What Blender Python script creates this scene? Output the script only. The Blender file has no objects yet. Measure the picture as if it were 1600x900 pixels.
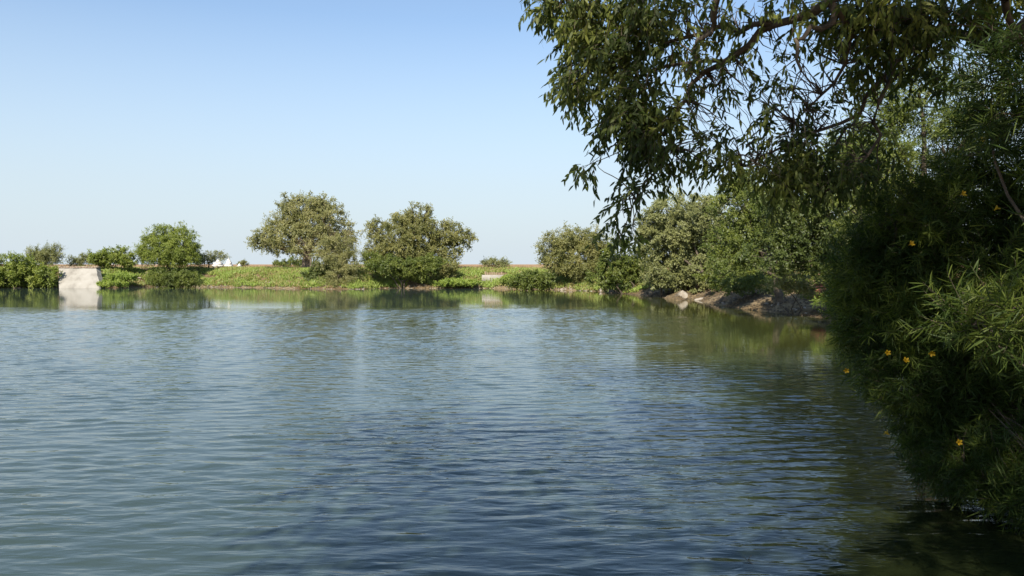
import bpy, math
import numpy as np
from math import radians as R

rng = np.random.default_rng(7)
scene = bpy.context.scene

# ------------------------------------------------------------------ camera
F = 1200.0            # focal length in photo pixels (photo 1600 wide)
EYE = 2.6
HOR = 413.0
PITCH = math.atan((450 - HOR) / F)
cam_d = bpy.data.cameras.new("camera")
cam = bpy.data.objects.new("camera", cam_d)
scene.collection.objects.link(cam)
cam.location = (0, 0, EYE)
cam.rotation_euler = (math.pi / 2 - PITCH, 0, 0)
cam_d.sensor_width = 36.0
cam_d.lens = 36.0 * F / 1600.0
cam_d.clip_start = 0.1
cam_d.clip_end = 9000
scene.camera = cam
scene.render.resolution_x = 1024
scene.render.resolution_y = 576

# ------------------------------------------------------------------ light
SUN_AZ, SUN_EL = R(195), R(40)          # behind the camera, a little to the left
world = bpy.data.worlds.new("World")
scene.world = world
world.use_nodes = True
wn = world.node_tree
wn.nodes.clear()
sky = wn.nodes.new("ShaderNodeTexSky")
sky.sky_type = 'NISHITA'
sky.sun_disc = False
sky.sun_elevation = SUN_EL
sky.sun_rotation = SUN_AZ
sky.altitude = 0
sky.air_density = 1.0
sky.dust_density = 0.8
sky.ozone_density = 1.3
bg = wn.nodes.new("ShaderNodeBackground")
bg.inputs['Strength'].default_value = 0.092
wo = wn.nodes.new("ShaderNodeOutputWorld")
# pale haze towards the horizon, by the direction looked in
tc = wn.nodes.new("ShaderNodeTexCoord"); sx = wn.nodes.new("ShaderNodeSeparateXYZ")
wn.links.new(tc.outputs['Generated'], sx.inputs[0])
hr = wn.nodes.new("ShaderNodeValToRGB")
for p_, v_ in ((0.0, 1.0), (0.10, 0.8), (0.30, 0.2)):
    e_ = hr.color_ramp.elements.new(p_) if p_ else hr.color_ramp.elements[0]
    e_.color = (v_, v_, v_, 1)
hr.color_ramp.elements[-1].position = 0.65
hr.color_ramp.elements[-1].color = (0, 0, 0, 1)
wn.links.new(sx.outputs['Z'], hr.inputs[0])
tm = wn.nodes.new("ShaderNodeMix"); tm.data_type = 'RGBA'; tm.blend_type = 'MULTIPLY'; tm.inputs[0].default_value = 1
tm.inputs[7].default_value = (.9, 1.05, 1.16, 1)
wn.links.new(sky.outputs[0], tm.inputs[6])
hm = wn.nodes.new("ShaderNodeMix"); hm.data_type = 'RGBA'
hm.inputs[7].default_value = (4.2, 4.78, 5.2, 1)
wn.links.new(hr.outputs[0], hm.inputs[0]); wn.links.new(tm.outputs[2], hm.inputs[6])
wn.links.new(hm.outputs[2], bg.inputs['Color'])
wn.links.new(bg.outputs[0], wo.inputs['Surface'])

sl = bpy.data.lights.new("sun", 'SUN')
sl.energy = 4.3
sl.angle = R(0.53)
sl.color = (1.0, 0.93, 0.80)
so = bpy.data.objects.new("sun", sl)
scene.collection.objects.link(so)
so.rotation_euler = (math.pi / 2 - SUN_EL, 0, math.pi - SUN_AZ)
so.location = (0, -20, 40)

scene.view_settings.view_transform = 'Standard'
scene.view_settings.look = 'None'
scene.view_settings.exposure = 0.82
scene.view_settings.gamma = 1.0
scene.view_settings.use_curve_mapping = False
scene.render.engine = 'CYCLES'
scene.cycles.use_denoising = True
scene.cycles.max_bounces = 6
scene.cycles.diffuse_bounces = 3
scene.cycles.glossy_bounces = 3
scene.cycles.transmission_bounces = 4
scene.cycles.use_adaptive_sampling = True
scene.cycles.adaptive_threshold = 0.01


def at(px, py, Y):
    """world point seen at photo pixel (px, py) at forward distance Y"""
    a, b = (px - 800) / F, (450 - py) / F
    c, s = math.cos(PITCH), math.sin(PITCH)
    dy, dz = c + b * s, -s + b * c
    return np.array([a * Y / dy, Y, EYE + dz * Y / dy])


# ------------------------------------------------------------------ helpers
def tag(o, label=None, cat=None, group=None, kind=None):
    if label: o['label'] = label
    if cat: o['category'] = cat
    if group: o['group'] = group
    if kind: o['kind'] = kind
    return o


def empty(name, loc, label, cat, group=None):
    o = bpy.data.objects.new(name, None)
    scene.collection.objects.link(o)
    o.location = loc
    o.empty_display_size = 0.3
    return tag(o, label, cat, group)


class Geo:
    """collects vertices, faces (tri and quad) and a per-vertex random value"""
    def __init__(self):
        self.v, self.t, self.q, self.r, self.n = [], [], [], [], 0

    def add(self, v, tris=None, quads=None, rnd=None):
        v = np.asarray(v, float).reshape(-1, 3)
        if tris is not None and len(tris): self.t.append(np.asarray(tris, int).reshape(-1, 3) + self.n)
        if quads is not None and len(quads): self.q.append(np.asarray(quads, int).reshape(-1, 4) + self.n)
        self.v.append(v)
        self.r.append(np.full(len(v), 0.5) if rnd is None else np.broadcast_to(rnd, (len(v),)).astype(float))
        self.n += len(v)

    def tube(self, pts, rad, sides=6, cap=False):
        pts = np.asarray(pts, float)
        k = len(pts)
        rad = np.broadcast_to(np.asarray(rad, float), (k,))
        tan = np.gradient(pts, axis=0)
        tan /= np.linalg.norm(tan, axis=1)[:, None] + 1e-9
        ref = np.array([0.3, 0.2, 1.0]) if abs(tan[0][2]) < 0.8 else np.array([1.0, 0.2, 0])
        u = np.cross(tan, ref); u /= np.linalg.norm(u, axis=1)[:, None] + 1e-9
        w = np.cross(tan, u)
        a = np.arange(sides) * 2 * np.pi / sides
        ring = (np.cos(a)[None, :, None] * u[:, None, :] + np.sin(a)[None, :, None] * w[:, None, :]) * rad[:, None, None]
        v = (pts[:, None, :] + ring).reshape(-1, 3)
        i = np.arange(k - 1)[:, None] * sides; j = np.arange(sides)[None, :]; j2 = (j + 1) % sides
        q = np.stack([i + j, i + j2, i + sides + j2, i + sides + j], -1).reshape(-1, 4)
        self.add(v, quads=q)

    def box(self, lo, hi):
        x0, y0, z0 = lo; x1, y1, z1 = hi
        v = [(x0, y0, z0), (x1, y0, z0), (x1, y1, z0), (x0, y1, z0), (x0, y0, z1), (x1, y0, z1), (x1, y1, z1), (x0, y1, z1)]
        self.add(v, quads=[(0, 3, 2, 1), (4, 5, 6, 7), (0, 1, 5, 4), (1, 2, 6, 5), (2, 3, 7, 6), (3, 0, 4, 7)])

    def build(self, name, mat, parent=None, smooth=False, origin=None):
        me = bpy.data.meshes.new(name)
        v = np.concatenate(self.v)
        off = np.zeros(3)
        if parent is not None:
            off = np.array(parent.location)
            p = parent.parent
            while p is not None:
                off = off + np.array(p.location); p = p.parent
        elif origin is not None:
            off = np.asarray(origin, float)
        v = v - off
        t = np.concatenate(self.t) if self.t else np.zeros((0, 3), int)
        q = np.concatenate(self.q) if self.q else np.zeros((0, 4), int)
        me.vertices.add(len(v)); me.vertices.foreach_set("co", v.astype(np.float32).ravel())
        nl = len(t) * 3 + len(q) * 4
        me.loops.add(nl)
        me.loops.foreach_set("vertex_index", np.concatenate([t.ravel(), q.ravel()]).astype(np.int32))
        me.polygons.add(len(t) + len(q))
        st = np.concatenate([np.arange(len(t)) * 3, len(t) * 3 + np.arange(len(q)) * 4]).astype(np.int32)
        me.polygons.foreach_set("loop_start", st)
        if smooth:
            me.polygons.foreach_set("use_smooth", np.ones(len(t) + len(q), bool))
        at_ = me.attributes.new('rnd', 'FLOAT', 'POINT')
        at_.data.foreach_set('value', np.concatenate(self.r).astype(np.float32))
        me.update(calc_edges=True)
        me.validate()
        if mat: me.materials.append(mat)
        o = bpy.data.objects.new(name, me)
        scene.collection.objects.link(o)
        if parent is not None: o.parent = parent
        elif origin is not None: o.location = tuple(off)
        return o


def nrm(a):
    return a / (np.linalg.norm(a, axis=-1, keepdims=True) + 1e-9)


def rdir(n, up=0.0):
    d = nrm(rng.normal(size=(n, 3))); d[:, 2] += up
    return nrm(d)


def add_leaves(g, P, D, L, W, kind='diamond', curl=0.15, rnd=None, face=None):
    """one small blade per row: root P, direction D, length L, width W"""
    n = len(P)
    if n == 0: return
    L = np.broadcast_to(L, (n,)); W = np.broadcast_to(W, (n,))
    if face is None:
        N = nrm(np.cross(D, rdir(n)))
    else:                      # blades turn their faces to the open sky
        f = face + rng.normal(size=face.shape) * .33
        N = nrm(f - D * np.sum(f * D, 1)[:, None])
    S = np.cross(D, N)
    if kind == 'diamond':
        tpl = [(0, 0, 0), (.45, .5, .0), (1, 0, -1), (.45, -.5, .0)]
        tris, quads = [], [(0, 1, 2, 3)]
    elif kind == 'lance':
        tpl = [(0, 0, 0), (.3, .5, .0), (.3, -.5, .0), (.68, .38, -.45), (.68, -.38, -.45), (1, 0, -1)]
        tris, quads = [(0, 1, 2), (3, 5, 4)], [(1, 3, 4, 2)]
    else:   # strap: long narrow
        tpl = [(0, .25, 0), (0, -.25, 0), (.4, .5, -.15), (.4, -.5, -.15), (.75, .42, -.55), (.75, -.42, -.55), (1, 0, -1)]
        tris, quads = [(4, 6, 5)], [(0, 2, 3, 1), (2, 4, 5, 3)]
    k = len(tpl)
    T = np.array(tpl)
    V = (P[:, None] + D[:, None] * (T[None, :, 0:1] * L[:, None, None]) + S[:, None] * (T[None, :, 1:2] * W[:, None, None])
         + N[:, None] * (T[None, :, 2:3] * (L * curl)[:, None, None]))
    base = np.arange(n)[:, None, None] * k
    tr = (np.array(tris)[None] + base).reshape(-1, 3) if tris else None
    qd = (np.array(quads)[None] + base).reshape(-1, 4) if quads else None
    r = rng.random(n) if rnd is None else rnd
    g.add(V.reshape(-1, 3), tr, qd, np.repeat(r, k))


def sprays(g, S, D, Ls, m, leafL, leafW, droop=0.0, spread=0.8, hang=0.0, kind='diamond', jit=0.02, twig=None, twr=0.004, tmin=0.12, rbase=None, curl=.15, face=None):
    """N leafy twigs vectorised. S start, D direction, Ls length, m leaves each"""
    n = len(S)
    if n == 0: return
    Ls = np.broadcast_to(Ls, (n,))
    t = tmin + (1 - tmin) * (np.arange(m)[None] + rng.random((n, m))) / m
    P = S[:, None] + D[:, None] * (Ls[:, None] * t)[..., None]
    P[..., 2] -= droop * Ls[:, None] * t * t
    P += rng.normal(size=P.shape) * jit
    T = np.repeat(D[:, None], m, 1).copy(); T[..., 2] -= 2 * droop * t
    T = nrm(T)
    Rr = nrm(np.cross(T, nrm(rng.normal(size=T.shape))))
    LD = T * (1 - 0.4 * spread) + Rr * spread
    LD[..., 2] -= hang
    LD = nrm(LD).reshape(-1, 3)
    P = P.reshape(-1, 3)
    N = len(P)
    rb = rng.random(n) if rbase is None else rbase
    rnd = np.clip(0.6 * np.repeat(rb, m) + 0.4 * rng.random(N), 0, 1)
    add_leaves(g, P, LD, leafL * (0.65 + 0.6 * rng.random(N)), leafW * (0.7 + 0.5 * rng.random(N)), kind, curl, rnd, None if face is None else np.repeat(face, m, 0))
    if twig is not None:
        tt = np.linspace(0, 1, 4)
        Q = S[:, None] + D[:, None] * (Ls[:, None] * tt)[..., None]
        Q[..., 2] -= droop * Ls[:, None] * tt * tt
        a = nrm(np.cross(D, rdir(n))); b = np.cross(D, a)
        rad = twr * np.array([1, .8, .6, .25])
        ang = np.arange(3) * 2 * np.pi / 3
        V = Q[:, :, None] + (a[:, None, None] * np.cos(ang)[None, None, :, None] + b[:, None, None] * np.sin(ang)[None, None, :, None]) * rad[None, :, None, None]
        i = np.arange(3)[:, None] * 3; j = np.arange(3)[None]; j2 = (j + 1) % 3
        q = np.stack([i + j, i + j2, i + 3 + j2, i + 3 + j], -1).reshape(-1, 4)
        q = (q[None] + np.arange(n)[:, None, None] * 12).reshape(-1, 4)
        twig.add(V.reshape(-1, 3), quads=q)


def curve(a, b, bend=0.12, k=7, sag=0.0, seed=None):
    a = np.asarray(a, float); b = np.asarray(b, float)
    t = np.linspace(0, 1, k)[:, None]
    L = np.linalg.norm(b - a)
    c1 = rng.normal(size=3) * bend * L; c2 = rng.normal(size=3) * bend * L * 0.6
    p = a + (b - a) * t + c1 * (t * (1 - t)) * 2 + c2 * np.sin(t * np.pi * 2) * 0.4
    p[:, 2] += -sag * L * (t[:, 0] * (1 - t[:, 0]))
    return p


# ------------------------------------------------------------------ materials
def new_mat(name):
    m = bpy.data.materials.new(name); m.use_nodes = True
    nt = m.node_tree; nt.nodes.clear()
    out = nt.nodes.new("ShaderNodeOutputMaterial")
    return m, nt, out


def ramp(nt, stops):
    r = nt.nodes.new("ShaderNodeValToRGB")
    e = r.color_ramp.elements
    e[0].position, e[0].color = stops[0][0], (*stops[0][1], 1)
    e[1].position, e[1].color = stops[-1][0], (*stops[-1][1], 1)
    for p, c in stops[1:-1]:
        x = e.new(p); x.color = (*c, 1)
    return r


def noise(nt, scale, detail=4, vec=None, rough=0.55):
    n = nt.nodes.new("ShaderNodeTexNoise")
    n.inputs['Scale'].default_value = scale
    n.inputs['Detail'].default_value = detail
    n.inputs['Roughness'].default_value = rough
    if vec is not None: nt.links.new(vec, n.inputs['Vector'])
    return n


def geo_pos(nt):
    return nt.nodes.new("ShaderNodeNewGeometry").outputs['Position']


def leaf_mat(name, cols, trans=0.3, rough=0.5, spec=0.35, clump=0.7, tboost=1.5):
    m, nt, out = new_mat(name)
    a = nt.nodes.new("ShaderNodeAttribute"); a.attribute_name = 'rnd'
    n = noise(nt, clump, 2, geo_pos(nt))
    mm = nt.nodes.new("ShaderNodeMath"); mm.operation = 'MULTIPLY_ADD'
    mm.inputs[1].default_value = 0.55; nt.links.new(a.outputs['Fac'], mm.inputs[0])
    m2 = nt.nodes.new("ShaderNodeMath"); m2.operation = 'MULTIPLY_ADD'; m2.inputs[1].default_value = 1.3; m2.inputs[2].default_value = -0.42
    nt.links.new(n.outputs['Fac'], m2.inputs[0]); nt.links.new(m2.outputs[0], mm.inputs[2])
    r = ramp(nt, [(i / (len(cols) - 1), c) for i, c in enumerate(cols)])
    nt.links.new(mm.outputs[0], r.inputs[0])
    p = nt.nodes.new("ShaderNodeBsdfPrincipled")
    p.inputs['Roughness'].default_value = rough
    p.inputs['Specular IOR Level'].default_value = spec
    nt.links.new(r.outputs[0], p.inputs['Base Color'])
    t = nt.nodes.new("ShaderNodeBsdfTranslucent")
    h = nt.nodes.new("ShaderNodeMix"); h.data_type = 'RGBA'; h.blend_type = 'MULTIPLY'; h.inputs[0].default_value = 1
    nt.links.new(r.outputs[0], h.inputs[6]); h.inputs[7].default_value = (tboost, tboost * 1.1, tboost * .5, 1)
    nt.links.new(h.outputs[2], t.inputs['Color'])
    mx = nt.nodes.new("ShaderNodeMixShader"); mx.inputs[0].default_value = trans
    nt.links.new(p.outputs[0], mx.inputs[1]); nt.links.new(t.outputs[0], mx.inputs[2])
    nt.links.new(mx.outputs[0], out.inputs['Surface'])
    return m


def surf_mat(name, stops, scale=2.0, rough=0.9, bump=0.02, bscale=12, detail=6, spec=0.2):
    m, nt, out = new_mat(name)
    pos = geo_pos(nt)
    n = noise(nt, scale, detail, pos, 0.62)
    r = ramp(nt, stops); nt.links.new(n.outputs['Fac'], r.inputs[0])
    p = nt.nodes.new("ShaderNodeBsdfPrincipled")
    p.inputs['Roughness'].default_value = rough
    p.inputs['Specular IOR Level'].default_value = spec
    nt.links.new(r.outputs[0], p.inputs['Base Color'])
    if bump:
        nb = noise(nt, bscale, 5, pos, 0.6)
        b = nt.nodes.new("ShaderNodeBump"); b.inputs['Distance'].default_value = bump
        nt.links.new(nb.outputs['Fac'], b.inputs['Height']); nt.links.new(b.outputs[0], p.inputs['Normal'])
    nt.links.new(p.outputs[0], out.inputs['Surface'])
    return m


M = {}
M['olive'] = leaf_mat('leaf_olive', [(.10, .108, .034), (.215, .21, .08), (.36, .32, .145)], trans=.35)
M['olive_dark'] = leaf_mat('leaf_dark_olive', [(0.077, 0.087, 0.0242), (0.175, 0.173, 0.0528), (0.28, 0.25, 0.088)])
M['grey_green'] = leaf_mat('leaf_grey_green', [(0.078, 0.0915, 0.0315), (0.169, 0.177, 0.0612), (0.26, 0.256, 0.099)], trans=.25)
M['acacia'] = leaf_mat('leaf_acacia', [(0.081, 0.106, 0.0176), (0.176, 0.213, 0.0352), (0.297, 0.312, 0.066)], trans=.35)
M['bright'] = leaf_mat('leaf_bright', [(0.103, 0.151, 0.025), (0.196, 0.259, 0.04), (0.31, 0.346, 0.07)])
M['twiggy'] = leaf_mat('leaf_dry', [(0.156, 0.112, 0.072), (0.26, 0.2, 0.12), (0.338, 0.275, 0.156)], trans=.1)
M['mid'] = leaf_mat('leaf_mid', [(0.0435, 0.0704, 0.012), (0.102, 0.128, 0.022), (0.189, 0.205, 0.035)])
M['deep'] = leaf_mat('leaf_deep', [(0.0324, 0.0508, 0.011), (0.072, 0.0943, 0.0198), (0.144, 0.16, 0.033)], trans=.25)
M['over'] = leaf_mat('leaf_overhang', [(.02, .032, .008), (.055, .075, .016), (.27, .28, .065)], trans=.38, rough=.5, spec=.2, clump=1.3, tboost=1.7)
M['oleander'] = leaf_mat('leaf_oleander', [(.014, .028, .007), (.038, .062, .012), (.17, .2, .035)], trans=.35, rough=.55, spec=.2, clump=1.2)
M['cover'] = leaf_mat('ground_cover', [(.30, .21, .10), (.27, .24, .08), (.19, .25, .05), (.24, .31, .06), (.33, .38, .10)], clump=.45)
M['straw'] = leaf_mat('dry_grass', [(.16, .12, .06), (.26, .2, .1), (.36, .3, .16)], trans=.15, clump=.5)
M['bark'] = surf_mat('bark', [(.3, (.05, .04, .03)), (.7, (.14, .11, .08))], 6, bump=.02, bscale=25)
M['bark_pale'] = surf_mat('bark_pale', [(.3, (.12, .09, .07)), (.7, (.26, .2, .15))], 6, bump=.02, bscale=25)
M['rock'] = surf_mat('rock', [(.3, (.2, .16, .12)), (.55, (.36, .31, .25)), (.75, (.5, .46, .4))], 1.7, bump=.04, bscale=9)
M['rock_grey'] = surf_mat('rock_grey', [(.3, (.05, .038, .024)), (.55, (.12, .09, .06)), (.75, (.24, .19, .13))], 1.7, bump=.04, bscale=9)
M['concrete'] = surf_mat('concrete', [(.3, (.22, .2, .17)), (.5, (.32, .295, .255)), (.75, (.37, .345, .305))], .9, bump=.01, bscale=8)
M['concrete_edge'] = surf_mat('concrete_edge', [(.3, (.3, .22, .16)), (.7, (.5, .4, .32))], 2, bump=.02, bscale=8)
M['white'] = surf_mat('whitewash', [(.3, (.5, .48, .44)), (.6, (.66, .65, .61))], 1.5, bump=.01)
M['brick'] = surf_mat('brick', [(.3, (.16, .11, .07)), (.7, (.26, .19, .13))], 3, bump=.02)
M['flower'] = leaf_mat('yellow_petal', [(.42, .24, .008), (.5, .3, .01), (.55, .34, .02)], trans=.2, tboost=1.0)
M['terracotta'] = surf_mat('terracotta', [(.3, (.3, .1, .06)), (.7, (.42, .16, .1))], 3, bump=.005)

# ------------------------------------------------------------------ shoreline (x, Y)
def wl(px, py):
    Y = EYE * F / (py - HOR)
    return ((px - 800) / F * Y, Y)

SH = [(-130, 96), (-80, 87), wl(0, 450), wl(90, 449.5), wl(160, 449.5), wl(200, 449), wl(235, 448), wl(300, 447.5), wl(340, 449), wl(400, 449.5),
      wl(450, 451), wl(500, 451.5), wl(560, 452), wl(600, 450.5), wl(680, 450.5), wl(760, 450.5), wl(800, 451.5), wl(870, 453), wl(925, 455),
      wl(975, 459), wl(1030, 464), wl(1062, 470), wl(1085, 466), wl(1105, 474), wl(1150, 481), wl(1200, 487), wl(1260, 494), wl(1310, 500),
      (14.6, 31), (13.3, 25), (11.4, 19), (9.4, 14.5), (8.0, 11.5), (6.6, 8.6), (5.2, 6.2), (3.8, 4.7), (2, 3.6), (-3, 3.2), (-12, 3.0), (-40, 2.0), (-90, -4), (-150, -10)]
SH = np.array(SH)


def shore_dist(x, y):
    """signed distance to the shoreline, positive on land"""
    sh = x.shape
    p = np.stack([x.ravel(), y.ravel()], 1)
    best = np.full(len(p), 1e9); inside = np.zeros(len(p), bool)
    for i in range(len(SH)):
        a, b = SH[i], SH[(i + 1) % len(SH)]
        ab = b - a
        t = np.clip(((p - a) @ ab) / (ab @ ab), 0, 1)
        d = np.hypot(*(p - a - t[:, None] * ab).T)
        best = np.minimum(best, d)
        c = ((a[1] > p[:, 1]) != (b[1] > p[:, 1])) & (p[:, 0] < (b[0] - a[0]) * (p[:, 1] - a[1]) / (b[1] - a[1] + 1e-12) + a[0])
        inside ^= c
    return np.where(inside, -best, best).reshape(sh)


def vnoise(x, y, s, seed=0):
    """smooth pseudo noise from a few sines"""
    r = np.random.default_rng(seed)
    z = 0
    for k in range(6):
        a = r.random() * 2 * np.pi; f = (0.6 + r.random() * 1.6) / s
        z = z + np.sin((x * math.cos(a) + y * math.sin(a)) * f * 2 * np.pi + r.random() * 6.28)
    return z / 6


def ground_z(x, y):
    x = np.asarray(x, float); y = np.asarray(y, float)
    d = shore_dist(x, y)
    d = d + 0.35 * vnoise(x, y, 5, 1) + 0.25 * vnoise(x, y, 1.7, 2)
    H = np.interp(y, [-10, 5, 30, 50, 65, 78, 90], [1.0, 1.0, 1.25, 1.5, 1.75, 2.0, 2.15])
    right = (x > 6) & (y < 62)
    a = np.clip(d / np.where(right, 2.4, 3.6), 0, 1); b = np.clip(d / 6.5, 0, 1)
    z = H * (0.42 * a * (2 - a) + 0.58 * (3 * b * b - 2 * b ** 3))
    z = z + np.clip(d, 0, 1.5) * (0.07 * vnoise(x, y, 2.3, 3) + 0.05 * vnoise(x, y, .9, 4))
    z = np.where(d < 0, np.maximum(d * 0.45, -1.6), z)
    far = np.clip((np.hypot(x, y) - 130) / 300, 0, 1)
    z = z * (1 - far) + 2.1 * far
    return z


def gz(x, y):
    return float(ground_z(np.array([x]), np.array([y]))[0])


def axis(spans):
    out = []
    for a, b, s in spans:
        out += list(np.arange(a, b, s))
    return np.array(out + [spans[-1][1]])


gx = axis([(-4000, -400, 400), (-400, -150, 25), (-150, -75, 5), (-75, 0, .7), (0, 22, .3), (22, 60, 2), (60, 150, 10), (150, 400, 25), (400, 4000, 400)])
gy = axis([(-1500, -150, 270), (-150, -20, 13), (-20, 0, 2), (0, 30, .5), (30, 95, .5), (95, 130, 2), (130, 400, 18), (400, 6000, 560)])
X, Yg = np.meshgrid(gx, gy)
Z = ground_z(X, Yg)
g = Geo()
nx, ny = len(gx), len(gy)
i, j = np.meshgrid(np.arange(ny - 1), np.arange(nx - 1), indexing='ij')
idx = (i * nx + j).ravel()
inland = np.clip((shore_dist(X, Yg) - 5) / 4, 0, 1)
g.add(np.stack([X, Yg, Z], -1).reshape(-1, 3), quads=np.stack([idx, idx + 1, idx + nx + 1, idx + nx], 1), rnd=inland.ravel())
m, nt, out = new_mat('ground_soil')
pos = geo_pos(nt)
n1 = noise(nt, .35, 5, pos); n2 = noise(nt, 4.0, 6, pos, .65)
r1 = ramp(nt, [(.35, (.34, .20, .10)), (.5, (.42, .26, .14)), (.65, (.46, .33, .20))]); nt.links.new(n1.outputs[0], r1.inputs[0])
r1b = ramp(nt, [(.35, (.14, .095, .05)), (.5, (.20, .145, .08)), (.65, (.28, .215, .13))]); nt.links.new(n1.outputs[0], r1b.inputs[0])
ia = nt.nodes.new("ShaderNodeAttribute"); ia.attribute_name = 'rnd'
mb = nt.nodes.new("ShaderNodeMix"); mb.data_type = 'RGBA'
nt.links.new(ia.outputs['Fac'], mb.inputs[0]); nt.links.new(r1b.outputs[0], mb.inputs[6]); nt.links.new(r1.outputs[0], mb.inputs[7])
r2 = ramp(nt, [(.25, (.5, .47, .44)), (.6, (1, 1, 1))]); nt.links.new(n2.outputs[0], r2.inputs[0])
mx = nt.nodes.new("ShaderNodeMix"); mx.data_type = 'RGBA'; mx.blend_type = 'MULTIPLY'; mx.inputs[0].default_value = 1
nt.links.new(mb.outputs[2], mx.inputs[6]); nt.links.new(r2.outputs[0], mx.inputs[7])
p = nt.nodes.new("ShaderNodeBsdfPrincipled"); p.inputs['Roughness'].default_value = .95; p.inputs['Specular IOR Level'].default_value = .1
nt.links.new(mx.outputs[2], p.inputs['Base Color'])
b = nt.nodes.new("ShaderNodeBump"); b.inputs['Distance'].default_value = .12
nt.links.new(n2.outputs[0], b.inputs['Height']); nt.links.new(b.outputs[0], p.inputs['Normal'])
nt.links.new(p.outputs[0], out.inputs['Surface'])
go = g.build('ground', m, smooth=True)
tag(go, 'bare reddish brown earth of the pond banks and flat land beyond', 'ground', kind='structure')

# ------------------------------------------------------------------ water
g = Geo()
wx = axis([(-150, -60, 6), (-60, -26, .5), (-26, 17, .17), (17, 40, 4)])
wy = axis([(-15, 2, 3), (2, 5, .3), (5, 20, .065), (20, 50, .1), (50, 100, .7)])
X, Yw = np.meshgrid(wx, wy)
nx, ny = len(wx), len(wy)
i, j = np.meshgrid(np.arange(ny - 1), np.arange(nx - 1), indexing='ij')
idx = (i * nx + j).ravel()
cx_, cy_ = np.meshgrid(np.linspace(-150, 40, 240), np.linspace(-15, 100, 180))
Dc = -shore_dist(cx_, cy_)


def bilin(A, xs, ys, X, Y):
    u = np.clip((X - xs[0]) / (xs[-1] - xs[0]) * (len(xs) - 1), 0, len(xs) - 1.001); v = np.clip((Y - ys[0]) / (ys[-1] - ys[0]) * (len(ys) - 1), 0, len(ys) - 1.001)
    i0, j0 = v.astype(int), u.astype(int); fu, fv = u - j0, v - i0
    return (A[i0, j0] * (1 - fu) + A[i0, j0 + 1] * fu) * (1 - fv) + (A[i0 + 1, j0] * (1 - fu) + A[i0 + 1, j0 + 1] * fu) * fv


D = bilin(Dc, cx_[0], cy_[:, 0], X, Yw)
open_ = np.clip((47 + 3 * vnoise(X, Yw, 22, 77) - Yw) / 5, 0, 1)
side = np.clip((D - 6 + 1.5 * vnoise(X, Yw, 6, 78)) / 4, 0, 1)
near = np.clip((23 - Yw + vnoise(X, Yw, 5, 79)) / 6, 0, 1)
rip = np.maximum(np.minimum(open_, side), near)
patchy = np.clip(.8 + .3 * vnoise(X, Yw, 9, 80) + .25 * vnoise(X, Yw, 3.5, 81), .25, 1.3)
wr = np.random.default_rng(5)
Hw = np.zeros_like(X)
NW = 46
for k in range(NW):
    lam = .23 * (2.3 ** wr.random())
    ang = R(96) + wr.normal() * R(23)          # direction the ripple travels in
    kx, ky = math.cos(ang) * 2 * np.pi / lam, math.sin(ang) * 2 * np.pi / lam
    sl_ = .105 * math.sqrt(2 / NW)
    ph = wr.random() * 6.28
    Hw += sl_ * lam / (2 * np.pi) * np.sin(kx * X + ky * Yw + ph)
fade = np.clip((X + 60) / 8, 0, 1) * np.where(X < -26, .6, 1)
Hw *= (rip * .97 + .03) * patchy * fade
g.add(np.stack([X, Yw, Hw], -1).reshape(-1, 3), quads=np.stack([idx, idx + 1, idx + nx + 1, idx + nx], 1), rnd=(rip * patchy).ravel())
painted_shade = np.clip(1 - (D - 2.8 + .8 * vnoise(X, Yw, 2.5, 90)) / 3.6, 0, 1) * np.clip((X - 1.5) / 1.5, 0, 1) * np.clip((26 - Yw) / 8, 0, 1)  # mask for shade and dark reflections painted into the water by the oleander
shallow = np.clip(1 - (D - 4) / 9, 0, 1) * (X > -2) * np.clip((Yw - 17 - .25 * X) / 5, 0, 1)
m, nt, out = new_mat('pond_water')
pos = geo_pos(nt)
ripa = nt.nodes.new("ShaderNodeAttribute"); ripa.attribute_name = 'rnd'


def mapped(sx, sy, rot):
    mp = nt.nodes.new("ShaderNodeMapping"); mp.vector_type = 'POINT'
    mp.inputs['Scale'].default_value = (sx, sy, 1); mp.inputs['Rotation'].default_value = (0, 0, rot)
    nt.links.new(pos, mp.inputs['Vector']); return mp.outputs[0]


def math_(op, a, b=None, c=None):
    n = nt.nodes.new("ShaderNodeMath"); n.operation = op
    for k, v in enumerate((a, b, c)):
        if v is None: continue
        if isinstance(v, (int, float)): n.inputs[k].default_value = v
        else: nt.links.new(v, n.inputs[k])
    return n.outputs[0]


na = noise(nt, 1.0, 2, mapped(.9, 2.9, R(-7)), .45); na.inputs['Distortion'].default_value = .5
nb = noise(nt, 1.0, 2, mapped(2.6, 7.5, R(9)), .5); nb.inputs['Distortion'].default_value = .4
nc = noise(nt, 1.0, 2, mapped(.22, .7, R(-15)), .5)
patch = noise(nt, 1.0, 2, mapped(.10, .16, 0), .5)
pm = nt.nodes.new("ShaderNodeMapRange"); pm.inputs[1].default_value = .36; pm.inputs[2].default_value = .62; pm.inputs[3].default_value = .35; pm.inputs[4].default_value = 1.0
nt.links.new(patch.outputs[0], pm.inputs[0])
ha = math_('MULTIPLY', na.outputs[0], .022)
hb = math_('MULTIPLY', nb.outputs[0], .027)
hb = math_('MULTIPLY', hb, pm.outputs[0])
hc = math_('MULTIPLY', nc.outputs[0], .01)
h = math_('ADD', math_('ADD', ha, hb), hc)
amp = math_('MULTIPLY_ADD', ripa.outputs['Fac'], .93, .07)
h = math_('MULTIPLY', h, amp)
b = nt.nodes.new("ShaderNodeBump"); b.inputs['Distance'].default_value = 1.0; b.inputs['Strength'].default_value = 1.0
nt.links.new(h, b.inputs['Height'])
tn = noise(nt, .05, 3, pos)
tr = ramp(nt, [(.35, (.040, .060, .050)), (.65, (.052, .072, .056))]); nt.links.new(tn.outputs[0], tr.inputs[0])
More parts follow.
